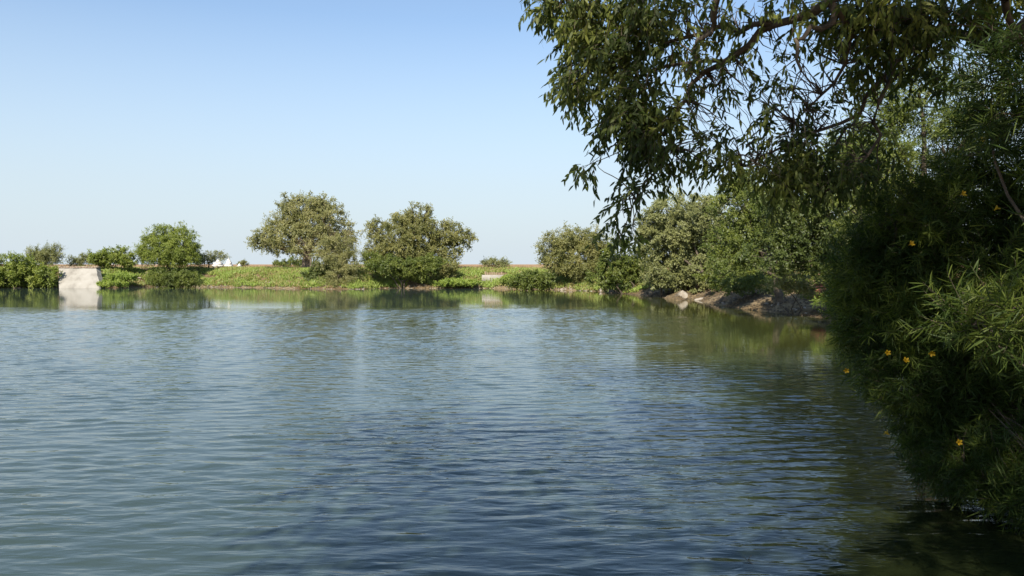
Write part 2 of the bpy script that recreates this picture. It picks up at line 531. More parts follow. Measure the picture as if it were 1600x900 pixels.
sh = nt.nodes.new('ShaderNodeAttribute'); sh.attribute_name = 'shallow'
wm = nt.nodes.new('ShaderNodeMix'); wm.data_type = 'RGBA'; wm.inputs[7].default_value = (.052, .056, .014, 1)
wk = nt.nodes.new('ShaderNodeAttribute'); wk.attribute_name = 'painted_shade'
wm2 = nt.nodes.new('ShaderNodeMix'); wm2.data_type = 'RGBA'; wm2.inputs[7].default_value = (.012, .016, .006, 1)  # near-black base colour stands in for bush shade and its reflection
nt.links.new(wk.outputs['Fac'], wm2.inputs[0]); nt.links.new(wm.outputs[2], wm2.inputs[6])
nt.links.new(sh.outputs['Fac'], wm.inputs[0]); nt.links.new(tr.outputs[0], wm.inputs[6])
p = nt.nodes.new("ShaderNodeBsdfPrincipled")
p.inputs['Roughness'].default_value = .03; p.inputs['IOR'].default_value = 1.40
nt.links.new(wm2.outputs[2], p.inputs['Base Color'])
nt.links.new(b.outputs[0], p.inputs['Normal'])
nt.links.new(p.outputs[0], out.inputs['Surface'])
wo_ = g.build('water', m, smooth=True)
wo_.data.attributes.new('shallow', 'FLOAT', 'POINT').data.foreach_set('value', shallow.ravel().astype(np.float32))
wo_.data.attributes.new('painted_shade', 'FLOAT', 'POINT').data.foreach_set('value', painted_shade.ravel().astype(np.float32))
tag(wo_, 'rippled blue green pond water', 'water', kind='structure')


# ------------------------------------------------------------------ trees and shrubs
def plant(name, label, cat, Y, lobes, mat, base=None, trunk=None, leaf=(.2, .09), dens=1.0, depth=.85, spray=.55, m=10,
          droop=.15, up=.25, kind='diamond', bark='bark', group=None, fork=.35, spread=.8, hang=0., fill=.45, gap=.0, clump=.5, trunk_r=None, ntrunk=1, limbs=True, part='crown'):
    """a tree or shrub: lobes are (px, py, rx, ry) ellipses of the photo carried at distance Y (own depth), in px"""
    s = Y / F
    Ls = []
    for lb in lobes:
        px, py, rx, ry = lb[:4]
        dY = lb[4] if len(lb) > 4 else rng.uniform(-.25, .25) * rx * s
        c = at(px, py, Y + dY)
        Ls.append((c, np.array([rx * s, rx * s * depth, ry * s])))
    allc = np.array([l[0] for l in Ls])
    if base is None: bx = allc[:, 0].mean()
    else: bx = at(base, 420, Y)[0]
    by = Y
    root_z = gz(bx, by)
    root = np.array([bx, by, max(root_z, -.1) - .05])
    e = empty(name, tuple(root), label, cat, group)
    zlo = min(l[0][2] - l[1][2] for l in Ls); ztop = max(l[0][2] + l[1][2] for l in Ls)
    H = ztop - root[2]
    tr_ = trunk_r or max(.03, H * .028)
    gt, gb, gl = Geo(), Geo(), Geo()
    forkz = root[2] + H * fork
    forks = []
    for k in range(ntrunk):
        off = rng.normal(size=3) * (.12 * H if ntrunk > 1 else .03 * H); off[2] = 0
        fp = root + off + np.array([0, 0, forkz - root[2]])
        pts = curve(root + off * .25, fp, .07, 6)
        rad = np.linspace(tr_ * 1.35, tr_ * .8, 6); rad[0] *= 1.35
        if ntrunk > 1: rad = rad * .55
        gt.tube(pts, rad, 8)
        forks.append(fp)
    gt.build('trunk', M[bark], e, smooth=True)
    vol_r = clump * Y / F * 60 if False else clump
    for c, r in Ls:
        fp = forks[rng.integers(len(forks))]
        vol = r[0] * r[1] * r[2]
        limb_end = c - np.array([0, 0, r[2] * .25])
        if limbs:
            lp = curve(fp, limb_end, .1, 7)
            gb.tube(lp, np.linspace(tr_ * .5, tr_ * .16, 7), 6)
        area = 4 * math.pi * ((r[0] * r[1]) ** 1.6 / 3 + (r[0] * r[2]) ** 1.6 / 3 + (r[1] * r[2]) ** 1.6 / 3) ** (1 / 1.6)
        nc_ = max(5, int(area / (clump * clump * 2.2)))
        d = rdir(nc_)
        rr = np.where(rng.random(nc_) < fill, rng.uniform(.25, .8, nc_), rng.uniform(.78, 1.0, nc_))
        # noisy radius gives an uneven outline
        wob = 1 + .18 * np.sin(d[:, 0] * 5 + c[0]) * np.cos(d[:, 2] * 4 + c[2] * 2) + rng.normal(size=nc_) * .07
        cc = c + d * r * (rr * wob)[:, None]
        cc[:, 2] = np.maximum(cc[:, 2], ground_z(cc[:, 0], cc[:, 1]).clip(0) + .12)
        if gap: cc = cc[rng.random(len(cc)) > gap]
        for q in cc[:: max(1, len(cc) // 14)]:
            gb.tube(curve(limb_end + (q - limb_end) * .1, q, .08, 4), np.linspace(tr_ * .14, .008, 4), 4)
        # leafy sprays round every clump centre
        ns = int(6 * dens + .5) + 2
        S = np.repeat(cc, ns, 0)
        out_ = np.repeat(nrm(cc - c), ns, 0)
        D_ = nrm(rdir(len(S)) + out_ * .55 + np.array([0, 0, up]))
        S = S - D_ * spray * .35 + rng.normal(size=S.shape) * clump * .28
        Lr = spray * (.6 + .7 * rng.random(len(S)))
        rb = np.repeat(rng.random(len(cc)), ns) * .5 + .5 * rng.random(len(S))
        tipz = S[:, 2] + D_[:, 2] * Lr
        keep = tipz > .05
        sprays(gl, S[keep], D_[keep], Lr[keep], m, leaf[0], leaf[1], droop, spread, hang, kind, jit=.05 * clump, rbase=rb[keep], face=nrm(out_ * .35 + np.array([-.18, -.6, .6]))[keep])
    if gb.n: gb.build('branches', M[bark], e, smooth=True)
    gl.build(part, M[mat], e)
    return e


NL = [0]
# --- far bank, left to right
plant('shrub', 'broad green thorn shrub at the left edge of the photo by the water', 'shrub', 84,
      [(8, 424, 32, 26), (45, 428, 26, 22), (72, 430, 18, 18), (-30, 420, 34, 28), (30, 412, 24, 16)], 'acacia', fork=.2, ntrunk=3, clump=.45, fill=.3)
plant('shrub', 'grey green spiky shrub rising behind the shrub left of the concrete ramp', 'shrub', 92,
      [(55, 398, 14, 12), (72, 395, 14, 11), (88, 400, 12, 14), (66, 406, 24, 10)], 'grey_green', fork=.3, ntrunk=4, clump=.4, spray=.8, up=.9, droop=0, leaf=(.18, .06), bark='bark_pale')
plant('shrub', 'low pale green bush just behind the top of the concrete ramp', 'shrub', 95, [(122, 408, 16, 9), (138, 404, 10, 7)], 'grey_green', fork=.3, ntrunk=3, clump=.4, spray=.6, leaf=(.18, .06))
plant('shrub', 'wide mid green bush right of the concrete ramp top', 'shrub', 90, [(165, 402, 22, 12), (185, 400, 22, 13), (155, 408, 14, 10), (200, 408, 14, 9)], 'acacia', fork=.3, ntrunk=3, clump=.4, spray=.6, up=.4)
plant('acacia_tree', 'dome shaped green acacia tree behind the left bank', 'tree', 92,
      [(262, 368, 32, 21), (238, 380, 25, 20), (285, 378, 24, 22), (262, 390, 42, 20), (245, 402, 26, 10), (275, 404, 26, 10), (226, 396, 14, 12), (300, 396, 14, 14), (285, 400, 26, 10)], 'acacia', base=262, fork=.25, clump=.5, dens=1.1,
      spray=.8, leaf=(.2, .07), up=.1, droop=.35, fill=.35)
plant('shrub', 'thin pale green bush between the dome shaped acacia and white tombs', 'shrub', 96, [(322, 402, 18, 10), (342, 400, 14, 7), (312, 408, 12, 8)], 'grey_green', fork=.3, ntrunk=3, clump=.4, spray=.6, leaf=(.16, .06), dens=.7)
plant('shrub', 'tiny round bush right of the white tombs', 'shrub', 115, [(380, 413, 7, 5)], 'grey_green', fork=.3, clump=.3, spray=.4)
plant('shrub', 'drooping dark green bush over pale stones on the left bank', 'shrub', 83,
      [(268, 436, 32, 12), (292, 434, 20, 12), (250, 432, 20, 11), (300, 438, 14, 8)], 'mid', fork=.3, ntrunk=3, clump=.35, droop=.45, spray=.6, leaf=(.2, .06))
plant('shrub', 'small dark bush in front of the distance left of the big tree trunk', 'shrub', 110, [(440, 412, 14, 5), (462, 410, 12, 7)], 'mid', fork=.3, ntrunk=2, clump=.4, spray=.5)
plant('tree', 'tall broad olive green tree with a bare pale trunk, left of the pair', 'tree', 90,
      [(478, 332, 40, 30), (445, 350, 34, 30), (510, 352, 42, 34), (470, 372, 50, 26), (415, 372, 22, 18), (532, 376, 26, 30), (435, 384, 24, 12), (500, 318, 22, 14), (455, 318, 22, 14), (402, 378, 10, 9)],
      'olive', base=480, fork=.22, clump=.6, trunk_r=.42, bark='bark_pale', spray=.8, leaf=(.22, .1), fill=.4, dens=1.0)
plant('shrub', 'leafless pinkish brown shrub in front of the tall tree trunk', 'shrub', 88.5,
      [(478, 392, 20, 16), (505, 375, 26, 20), (535, 380, 16, 16)], 'twiggy', base=486, fork=.3, ntrunk=4, clump=.5, spray=1.0, leaf=(.2, .03), up=1.0, droop=0, bark='bark_pale', dens=.5, m=7)
plant('willow_tree', 'light green feathery small tree at the water in front of the tall tree', 'tree', 82,
      [(525, 388, 30, 22), (540, 408, 22, 22), (530, 428, 24, 16), (520, 440, 22, 10), (545, 436, 20, 12), (508, 398, 18, 18)], 'olive', base=533, fork=.12, ntrunk=4, clump=.45, spray=.8, leaf=(.22, .06), droop=.2, up=.5, dens=.8)
plant('shrub', 'dark bush between the tall tree trunk and the feathery tree', 'shrub', 84, [(492, 430, 16, 14), (505, 418, 14, 12)], 'deep', fork=.2, ntrunk=3, clump=.4)
plant('tree', 'rounded many lobed dark olive tree, right of the pair', 'tree', 88,
      [(643, 340, 30, 24), (590, 358, 22, 18), (640, 362, 44, 24), (690, 362, 30, 20), (625, 385, 48, 24), (680, 388, 38, 24), (598, 395, 30, 22), (640, 410, 40, 16), (718, 378, 20, 18), (730, 368, 10, 14), (665, 330, 10, 12)],
      'olive_dark', base=650, fork=.2, clump=.6, trunk_r=.4, spray=.75, leaf=(.22, .1), fill=.35, dens=1.1)
plant('shrub', 'bright green bushes skirting the foot of the many lobed tree', 'shrub', 83,
      [(605, 412, 32, 14), (580, 404, 14, 16), (648, 418, 26, 16), (672, 412, 24, 14)], 'mid', base=630, fork=.2, ntrunk=4, clump=.4, droop=.4, spray=.6)
plant('shrub', 'dusky bush at the right foot of the many lobed tree', 'shrub', 84, [(702, 418, 16, 12), (688, 424, 14, 8)], 'olive_dark', fork=.2, ntrunk=3, clump=.4)
plant('acacia_tree', 'small flat topped thorn tree above the low white wall', 'tree', 90, [(765, 411, 14, 5), (785, 412, 13, 5), (774, 407, 12, 4)], 'grey_green', base=775, fork=.5, clump=.35, spray=.6, leaf=(.16, .06), dens=.7, fill=.2, bark='bark_pale')
plant('shrub', 'low dark green shrub trailing into the water left of the olive tree', 'shrub', 76,
      [(835, 436, 26, 12), (812, 440, 20, 8), (855, 438, 14, 10)], 'mid', fork=.3, ntrunk=3, clump=.35, droop=.4, spray=.6)
plant('tree', 'spreading pale olive tree at the far right corner of the pond', 'tree', 78,
      [(890, 374, 36, 22), (865, 390, 26, 22), (905, 400, 40, 28), (870, 412, 24, 18), (925, 380, 26, 24), (900, 424, 34, 14), (940, 410, 24, 30)], 'olive_dark', base=900, fork=.15, clump=.5, spray=.8, leaf=(.2, .08), up=.4, ntrunk=3, dens=1.1)
plant('tree', 'dark yellow green shrubby tree between pale olive tree and grey green dome', 'tree', 68,
      [(965, 405, 30, 30), (985, 425, 30, 26), (945, 430, 24, 20), (1005, 400, 20, 26)], 'mid', base=975, fork=.15, ntrunk=3, clump=.45, droop=.3)
plant('tree', 'big dense grey green dome shaped tree overhanging the right bank', 'tree', 60,
      [(1075, 340, 62, 42), (1040, 370, 50, 42), (1100, 375, 60, 50), (1060, 415, 52, 34), (1110, 425, 46, 30), (1022, 360, 24, 28), (1030, 436, 28, 14)],
      'grey_green', base=1085, fork=.15, ntrunk=3, clump=.42, spray=.5, leaf=(.17, .09), fill=.3, dens=1.3)
plant('tree', 'tall dead stem standing in front of the grey green dome tree', 'tree', 60.5, [(1034, 318, 6, 12)], 'mid', base=1033, fork=.8, clump=.3, spray=.5, trunk_r=.05, dens=.3)

# --- right bank trees
plant('tree', 'leaning mid green tree behind the sunlit patch of the right bank', 'tree', 43,
      [(1170, 325, 56, 46), (1140, 385, 42, 36), (1185, 375, 56, 44), (1165, 295, 36, 30)], 'mid', base=1225, fork=.2, clump=.45, spray=.6, leaf=(.16, .07), dens=1.1)
plant('tree', 'dark green leafy tree over the rubble of the right bank', 'tree', 36,
      [(1230, 310, 55, 50), (1260, 370, 60, 44), (1215, 395, 46, 32), (1290, 320, 60, 60), (1300, 395, 40, 40), (1340, 270, 50, 40), (1270, 270, 50, 36)], 'deep', base=1345, fork=.25, clump=.45, spray=.6, leaf=(.15, .07), dens=1.1)
plant('tree', 'tall light green feathery tree rising behind the dark oleander', 'tree', 24,
      [(1390, 190, 60, 60), (1440, 150, 60, 60), (1360, 250, 55, 50), (1480, 230, 80, 70), (1320, 240, 30, 50), (1420, 320, 80, 60), (1530, 170, 60, 60)], 'mid', base=1470, fork=.4, clump=.3, spray=.5, leaf=(.1, .035), dens=1.2, m=12, gap=.15)
plant('tree', 'shadowed tree crowding the bank right of the rubble', 'tree', 30,
      [(1350, 330, 50, 60), (1390, 400, 60, 60), (1340, 420, 36, 36), (1450, 350, 60, 80), (1390, 250, 50, 40), (1340, 240, 36, 34)], 'mid', base=1420, fork=.25, clump=.38, spray=.5, leaf=(.12, .05), dens=1.1)
plant('tree', 'distant green tree filling the background behind the right bank', 'tree', 75,
      [(1150, 380, 70, 50), (1250, 370, 70, 60), (1340, 360, 70, 60), (1200, 330, 50, 40)], 'olive_dark', base=1240, fork=.2, clump=.8, spray=1.0, leaf=(.3, .13), dens=.9)
plant('tree', 'dense low dark undergrowth tree filling the bank crest right of the sunlit patch', 'tree', 54,
      [(1180, 420, 50, 30), (1260, 415, 60, 34), (1330, 420, 50, 34), (1130, 430, 36, 20)], 'mid', base=1230, fork=.15, ntrunk=4, clump=.45, spray=.5, leaf=(.17, .08), dens=1.1)
plant('shrub', 'low green scrub on the crest above the sunlit right bank', 'shrub', 47,
      [(1150, 446, 30, 14), (1185, 440, 26, 16)], 'mid', fork=.2, ntrunk=3, clump=.35, spray=.4, leaf=(.13, .05))
plant('shrub', 'yellowish leafy bush on the right bank just left of the near oleander', 'shrub', 39,
      [(1225, 440, 26, 18), (1255, 446, 24, 16)], 'olive', fork=.2, ntrunk=3, clump=.35, spray=.4, leaf=(.13, .05))
plant('shrub', 'bright grassy bush hanging to the water beside the near oleander', 'shrub', 33,
      [(1325, 470, 26, 20), (1300, 462, 22, 16), (1345, 450, 26, 26)], 'bright', fork=.2, ntrunk=3, clump=.3, spray=.45, leaf=(.2, .02), droop=.5, kind='lance')

# ------------------------------------------------------------------ ground cover (uncountable)
def scatter(n, x0, x1, y0, y1, dmin, dmax):
    x = rng.uniform(x0, x1, n); y = rng.uniform(y0, y1, n)
    d = shore_dist(x, y)
    k = (d > dmin) & (d < dmax)
    return x[k], y[k], d[k]


x, y, d = scatter(190000, -66, 12, 66, 102, .0, 9)
cl = vnoise(x, y, 3.2, 11) + .5 * vnoise(x, y, 1.1, 12)
k = (cl + .5 * vnoise(x, y, 9, 13) > -.38 + np.where(d < .25, .4, 0)) & (rng.random(len(x)) < np.clip(1.3 - d / 6, .05, 1))
x, y, cl, d = x[k], y[k], cl[k], d[k]
g = Geo()
n = len(x); hh = (.06 + .3 * np.clip(cl + .5, 0, 1) ** 1.5 + .25 * np.clip(vnoise(x, y, 1.6, 14), 0, 1)) * np.interp(d, [0, 3, 6], [1, 1, .25])
P = np.stack([x, y, ground_z(x, y)], 1)
for kk in range(3):
    Dv = nrm(rng.normal(size=(n, 3)) * .45 + np.array([0, 0, .9]))
    Pk = P + rng.normal(size=P.shape) * [.12, .12, 0] + np.array([0, 0, 1]) * (hh * rng.random(n))[:, None]
    add_leaves(g, Pk, Dv, (.2 + .16 * rng.random(n)) * np.interp(d, [0, 3, 6], [1, 1, .5]), .06 + .05 * rng.random(n), face=np.tile([0, -.5, .8], (n, 1)))
tag(g.build('grass', M['cover']), 'low bright green weeds and grass covering the far bank', 'grass', kind='stuff')

x, y, d = scatter(70000, -90, 14, 66, 130, .3, 22)
cl = vnoise(x, y, 4, 21)
k = (cl > .08) | ((d > 5) & (cl > .02))
x, y = x[k], y[k]; n = len(x)
g = Geo(); P = np.stack([x, y, ground_z(x, y)], 1)
add_leaves(g, P, nrm(rng.normal(size=(n, 3)) * .35 + np.array([0, 0, 1])), .22 + .2 * rng.random(n), .03)
tag(g.build('dry_grass', M['straw']), 'dry straw coloured grass on the crest of the far bank', 'dry grass', kind='stuff')

x, y, d = scatter(60000, 6, 26, 8, 64, .9, 9)
cl = vnoise(x, y, 2.2, 31)
k = (cl > .0) & (d > 1.8)
x, y = x[k], y[k]; n = len(x)
g = Geo(); P = np.stack([x, y, ground_z(x, y)], 1)
for kk in range(2):
    add_leaves(g, P + rng.normal(size=P.shape) * [.1, .1, 0], nrm(rng.normal(size=(n, 3)) * .6 + np.array([0, 0, .8])), .15 + .16 * rng.random(n), .03 + .03 * rng.random(n))
tag(g.build('bank_grass', M['mid']), 'patchy weeds on the shaded right bank', 'grass', kind='stuff')

# low leafy weeds as individual clumps on the far bank
for px, py, Y, rx, ry, mt, lab in [
        (190, 428, 86, 16, 9, 'bright', 'yellowish green weed clump right of the concrete ramp'),
        (176, 438, 84.5, 16, 8, 'bright', 'low weed clump at the lower right corner of the concrete ramp'),
        (715, 436, 83, 22, 7, 'bright', 'fresh green weed mound left of the low white wall'),
        (800, 430, 82, 14, 7, 'bright', 'leafy weed mound right of the low white wall')]:
    plant('weed_clump', lab, 'weeds', Y, [(px, py + 4, rx * 1.1, ry * .42), (px + rx * .9, py + 5, rx * .6, ry * .3), (px - rx * .9, py + 5, rx * .6, ry * .35)], mt, fork=.3, ntrunk=3, clump=.3, spray=.35, leaf=(.16, .07), limbs=False, group='weed mounds on the far bank', part='foliage')


# ------------------------------------------------------------------ stones
def rock_mesh(sc_, seed):
    r = np.random.default_rng(seed)
    import bmesh
    bm = bmesh.new()
    bmesh.ops.create_icosphere(bm, subdivisions=2, radius=1)
    co = np.array([v.co[:] for v in bm.verts])
    for k in range(9):
        dn = nrm(r.normal(size=3)); cut = r.uniform(.45, .85)
        s_ = co @ dn
        co = co - np.where(s_ > cut, s_ - cut, 0)[:, None] * dn
    co += r.normal(size=co.shape) * .03
    co *= np.array(sc_)
    for v, c in zip(bm.verts, co): v.co = c
    me = bpy.data.meshes.new('stone'); bm.to_mesh(me); bm.free()
    return me


protos = []
for k in range(6):
    me = rock_mesh((1, rng.uniform(.6, .9), rng.uniform(.4, .65)), 50 + k); me.materials.append(M['rock'])
    me2 = me.copy(); me2.materials.clear(); me2.materials.append(M['rock_grey'])
    protos.append((me, me2))


def stone(px, py, size, label, group, grey=False, Y=None):
    Yy = EYE * F / (py - HOR) if Y is None else Y
    x_ = (px - 800) / F * Yy
    # walk away from the water until the stone sits on the bank
    for _ in range(30):
        if shore_dist(np.array([x_]), np.array([Yy]))[0] > -.1: break
        Yy += .25 if px < 960 else 0
        x_ += .25 if px >= 960 else 0
    o = bpy.data.objects.new('stone', protos[rng.integers(6)][1 if grey else 0])
    scene.collection.objects.link(o)
    z = max(gz(x_, Yy), -.05)
    o.location = (x_, Yy, z + size * .12)
    o.scale = (size, size * rng.uniform(.7, 1.1), size * rng.uniform(.6, 1.1))
    o.rotation_euler = (rng.uniform(-.25, .25), rng.uniform(-.25, .25), rng.uniform(0, 6.28))
    return tag(o, label, 'stone', group)


stone(230, 447, .42, 'largest white boulder at the waterline left of the drooping bush', 'boulders')
stone(239, 447.3, .36, 'second white boulder right beside the largest one', 'boulders')
stone(217, 447.8, .26, 'small pale boulder left of the white boulder pair', 'boulders')
stone(168, 449, .3, 'single stone just right of the ramp foot', 'boulders')
stone(88, 449.3, .3, 'stone just left of the ramp foot', 'boulders')
def nth(k):
    suf = 'th' if 10 <= k % 100 <= 20 else {1: 'st', 2: 'nd', 3: 'rd'}.get(k % 10, 'th')
    return '%d%s' % (k, suf)


pxs = sorted(rng.choice([rng.uniform(205, 330), rng.uniform(330, 500), rng.uniform(370, 520), rng.uniform(560, 800)]) for _ in range(45))
for k, px in enumerate(pxs):
    stone(px, 449, rng.uniform(.10, .26), 'pale rubble stone along the far waterline, %s from the left' % nth(k + 1), 'pale rubble stones along the far waterline')
for k, px in enumerate(sorted(rng.uniform(865, 965, 22))):
    stone(px, rng.uniform(453, 457), rng.uniform(.12, .32), 'brownish stone at the foot of the pale olive tree, %s from the left' % nth(k + 1), 'brownish stones in the far right corner')
for k, px in enumerate(sorted(rng.uniform(1110, 1315, 42))):
    py = 474 + 24 * (px - 1110) / 200 + rng.uniform(-1, 1)
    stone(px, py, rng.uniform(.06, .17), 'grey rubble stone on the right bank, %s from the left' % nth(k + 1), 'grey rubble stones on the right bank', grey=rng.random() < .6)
stone(1066, 468, .8, 'large pale boulder jutting into the pond under the dome tree', 'boulders')
stone(1078, 469, .55, 'yellowish boulder touching the large pale one under the dome tree', 'boulders')

# rubble too fine to count
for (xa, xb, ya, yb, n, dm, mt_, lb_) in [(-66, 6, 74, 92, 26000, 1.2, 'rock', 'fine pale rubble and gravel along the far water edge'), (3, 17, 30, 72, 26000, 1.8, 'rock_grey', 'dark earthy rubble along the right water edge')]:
    g = Geo()
    x, y, d = scatter(n, xa, xb, ya, yb, -.15, dm)
    k = (vnoise(x, y, 4, 41) > -.35)
    x, y = x[k], y[k]; n_ = len(x)
    P = np.stack([x, y, np.maximum(ground_z(x, y), -.02)], 1)
    s_ = rng.uniform(.02, .10, n_)
    base = np.array([(1, 0, 0), (-.4, .9, 0), (-.6, -.8, 0), (.1, .1, .9)])
    a = rng.uniform(0, 6.28, n_)
    rot = np.stack([np.cos(a), -np.sin(a), np.sin(a), np.cos(a)], 1).reshape(-1, 2, 2)
    xy = np.einsum('nij,kj->nki', rot, base[:, :2]) * (1 + .5 * rng.normal(size=(n_, 4, 1)) * .5)
    V = np.concatenate([xy, np.broadcast_to(base[None, :, 2:], (n_, 4, 1))], -1) * s_[:, None, None] + P[:, None]
    tr3 = (np.array([(0, 1, 3), (1, 2, 3), (2, 0, 3)])[None] + np.arange(n_)[:, None, None] * 4).reshape(-1, 3)
    g.add(V.reshape(-1, 3), tr3)
    tag(g.build('rubble', M[mt_]), lb_, 'rubble', kind='stuff')

# ------------------------------------------------------------------ concrete ramp
A = at(92, 450, 83.4); B = at(158, 450, 83.4); Ct = at(150, 418.5, 86.2); Dt = at(92, 418.5, 86.2)
zt = Ct[2]
ramp_e = empty('concrete_ramp', (A[0], A[1], 0), 'pale concrete ramp sloping into the water on the left of the far bank', 'ramp')
g = Geo()
NX, NZ = 12, 10
front = []
for iz in range(NZ + 1):
    t_ = iz / NZ
    l = np.array([A[0], A[1], -.5]) * (1 - t_) + np.array([Dt[0], Dt[1], zt]) * t_
    r_ = np.array([B[0], B[1], -.5]) * (1 - t_) + np.array([Ct[0], Ct[1], zt]) * t_
    for ix in range(NX + 1):
        s_ = ix / NX
        p_ = l * (1 - s_) + r_ * s_
        ed = .02 if ix in (0, NX) else .015
        front.append(p_ + np.array([rng.normal() * ed, rng.normal() * .015, 0]))
front = np.array(front)
fi = [(iz * (NX + 1) + ix, iz * (NX + 1) + ix + 1, (iz + 1) * (NX + 1) + ix + 1, (iz + 1) * (NX + 1) + ix) for iz in range(NZ) for ix in range(NX)]
g.add(front, quads=fi)
back = front + np.array([0, .9, 0])
n0 = NX + 1
for ix_ in (0, NX):
    v = np.concatenate([front[ix_::n0], back[ix_::n0]]); kk = NZ + 1
    g.add(v, quads=[(i_, i_ + 1, kk + i_ + 1, kk + i_) for i_ in range(NZ)])
g.add(np.concatenate([front[-n0:], back[-n0:]]), quads=[(i_, i_ + 1, n0 + i_ + 1, n0 + i_) for i_ in range(NX)])
g.build('slab', M['concrete'], ramp_e)
g = Geo()
xs = np.linspace(Dt[0] - .12, Ct[0] + .15, 14)
for i_ in range(13):
    g.box((xs[i_] + .003, Dt[1] - .12 + rng.normal() * .02, zt + .003), (xs[i_ + 1] - .003, Dt[1] + .8, zt + .13 + rng.normal() * .025))
g.build('coping', M['concrete_edge'], ramp_e)

# ------------------------------------------------------------------ white tombs
def tomb(px, py_top, py_base, w, Y, label):
    c = at(px, py_base, Y); hgt = (py_base - py_top) / F * Y; ww = w / F * Y
    zb = gz(c[0], c[1]) - .05
    top = at(px, py_top, Y)[2]; Hh = top - zb
    e = empty('tomb', (c[0], c[1], zb), label, 'tomb', 'white tombs')
    g = Geo(); g.box((c[0] - ww / 2, c[1] - ww / 2, zb), (c[0] + ww / 2, c[1] + ww / 2, zb + Hh * .3)); g.build('plinth', M['white'], e)
    g = Geo(); g.box((c[0] - ww * .36, c[1] - ww * .36, zb + Hh * .3), (c[0] + ww * .36, c[1] + ww * .36, zb + Hh * .55)); g.build('chamber', M['white'], e)
    g = Geo()
    prof = [(.40, .55), (.42, .58), (.34, .66), (.24, .76), (.12, .86), (.05, .90), (.06, .93), (.02, 1.0)]
    g.tube([(c[0], c[1], zb + Hh * z_) for _, z_ in prof], [ww * .85 * r_ for r_, _ in prof], 14)
    g.build('dome', M['white'], e, smooth=True)


tomb(341, 404, 417, 15, 108, 'left and widest white domed tomb on the crest')
tomb(357.5, 402, 417, 10, 108, 'middle and tallest white domed tomb on the crest')
tomb(374, 411, 417.5, 7, 108, 'right and smallest white tomb on the crest')

# ------------------------------------------------------------------ low wall
a_, b_ = at(753, 433, 84.5), at(791, 433, 84.5)
zb = gz((a_[0] + b_[0]) / 2, 84.5)
zw = at(770, 429.5, 84.5)[2]
e = empty('low_wall', (a_[0], a_[1], zb - .1), 'low whitewashed wall with a brown brick course behind on the far bank', 'wall')
g = Geo(); g.box((a_[0], 84.3, zb - .3), (b_[0], 84.6, zw)); g.build('wall_base', M['concrete'], e)
g = Geo()
x_ = a_[0] + .3
while x_ < b_[0] - .4:
    w_ = rng.uniform(.16, .24)
    g.box((x_, 84.65, zb), (x_ + w_, 84.9, at(770, 424.5 + rng.uniform(-1, 1.5), 84.7)[2])); x_ += w_ + .05
g.build('brick_course', M['brick'], e)

# red clay pot half hidden under the right bank trees
pc = at(1280, 414, 41)
pz = gz(pc[0], pc[1])
g = Geo()
prof = [(.05, 0), (.28, .06), (.42, .3), (.40, .5), (.26, .66), (.2, .72), (.27, .8), (.22, .8), (.17, .7)]
g.tube([(pc[0], pc[1], pz + z_) for _, z_ in prof], [r_ for r_, _ in prof], 16)
tag(g.build('clay_pot', M['terracotta'], smooth=True, origin=(pc[0], pc[1], pz)), 'red clay pot in the shade under the right bank trees', 'pot')

# ------------------------------------------------------------------ overhanging tree (near, top right)
tb = np.array([7.2, 4.0, gz(7.2, 4.0) - .1])
ot = empty('overhanging_tree', tuple(tb), 'large dark leafy tree whose drooping branches overhang the pond from the top right', 'tree')
gt, gb, gtw, gl = Geo(), Geo(), Geo(), Geo()
fork = tb + np.array([-.3, .4, 4.6])
gt.tube(curve(tb, fork, .05, 7), [.55, .42, .38, .36, .35, .34, .32], 12)
gt.build('trunk', M['bark'], ot, smooth=True)

skel = []        # points twigs may hang from


def limb(pts, r0, r1, k=18):
    pts = np.array(pts, float)
    t0 = np.concatenate([[0], np.cumsum(np.linalg.norm(np.diff(pts, axis=0), axis=1))]); t0 /= t0[-1]
    # Catmull-Rom through the points
    P4 = np.vstack([2 * pts[0] - pts[1], pts, 2 * pts[-1] - pts[-2]])
    outp = []
    for s_ in np.linspace(0, len(pts) - 1.0001, k):
        i_ = int(s_); u = s_ - i_
        a, b, c, d = P4[i_:i_ + 4]
        outp.append(.5 * ((2 * b) + (-a + c) * u + (2 * a - 5 * b + 4 * c - d) * u * u + (-a + 3 * b - 3 * c + d) * u ** 3))
    outp = np.array(outp); outp[1:-1] += rng.normal(size=outp[1:-1].shape) * .025
    gb.tube(outp, np.linspace(r0, r1, k), 8)
    skel.extend(outp[2:])
    return outp


A1 = limb([fork, (5.6, 5.6, 6.6), at(1450, -130, 6.8), at(1300, 5, 7.2), at(1225, 35, 7.5), at(1130, 95, 7.8), at(1060, 170, 8), at(1010, 230, 8)], .075, .009, 30)
A2 = limb([at(1300, 5, 7.2), at(1290, 40, 7.2), at(1243, 60, 7.1), at(1252, 110, 7.1)], .035, .012, 10)
A3 = limb([fork, (5.0, 5.4, 7.2), at(1220, -120, 6.8), at(1130, -10, 7.2), at(1105, 50, 7.4), at(1075, 110, 7.6)], .075, .012, 22)
A4 = limb([fork, (6.3, 6.5, 6.0), at(1600, 45, 7.5), at(1545, 75, 8), at(1480, 50, 8.4), at(1400, 100, 8.6), at(1340, 180, 8.8), at(1300, 235, 9)], .10, .011, 26)
A5 = limb([at(1570, 0, 7.2), at(1585, 40, 7.4), at(1620, 90, 7.6)], .035, .025, 6)
A6 = limb([at(1225, 35, 7.5), at(1150, 45, 7.7), at(1060, 60, 7.9), at(960, 60, 8.1), at(905, 40, 8.2)], .03, .008, 14)
A7 = limb([at(1220, -120, 6.8), at(1050, -80, 7.4), at(930, -30, 7.8), at(860, 0, 8)], .05, .008, 14)
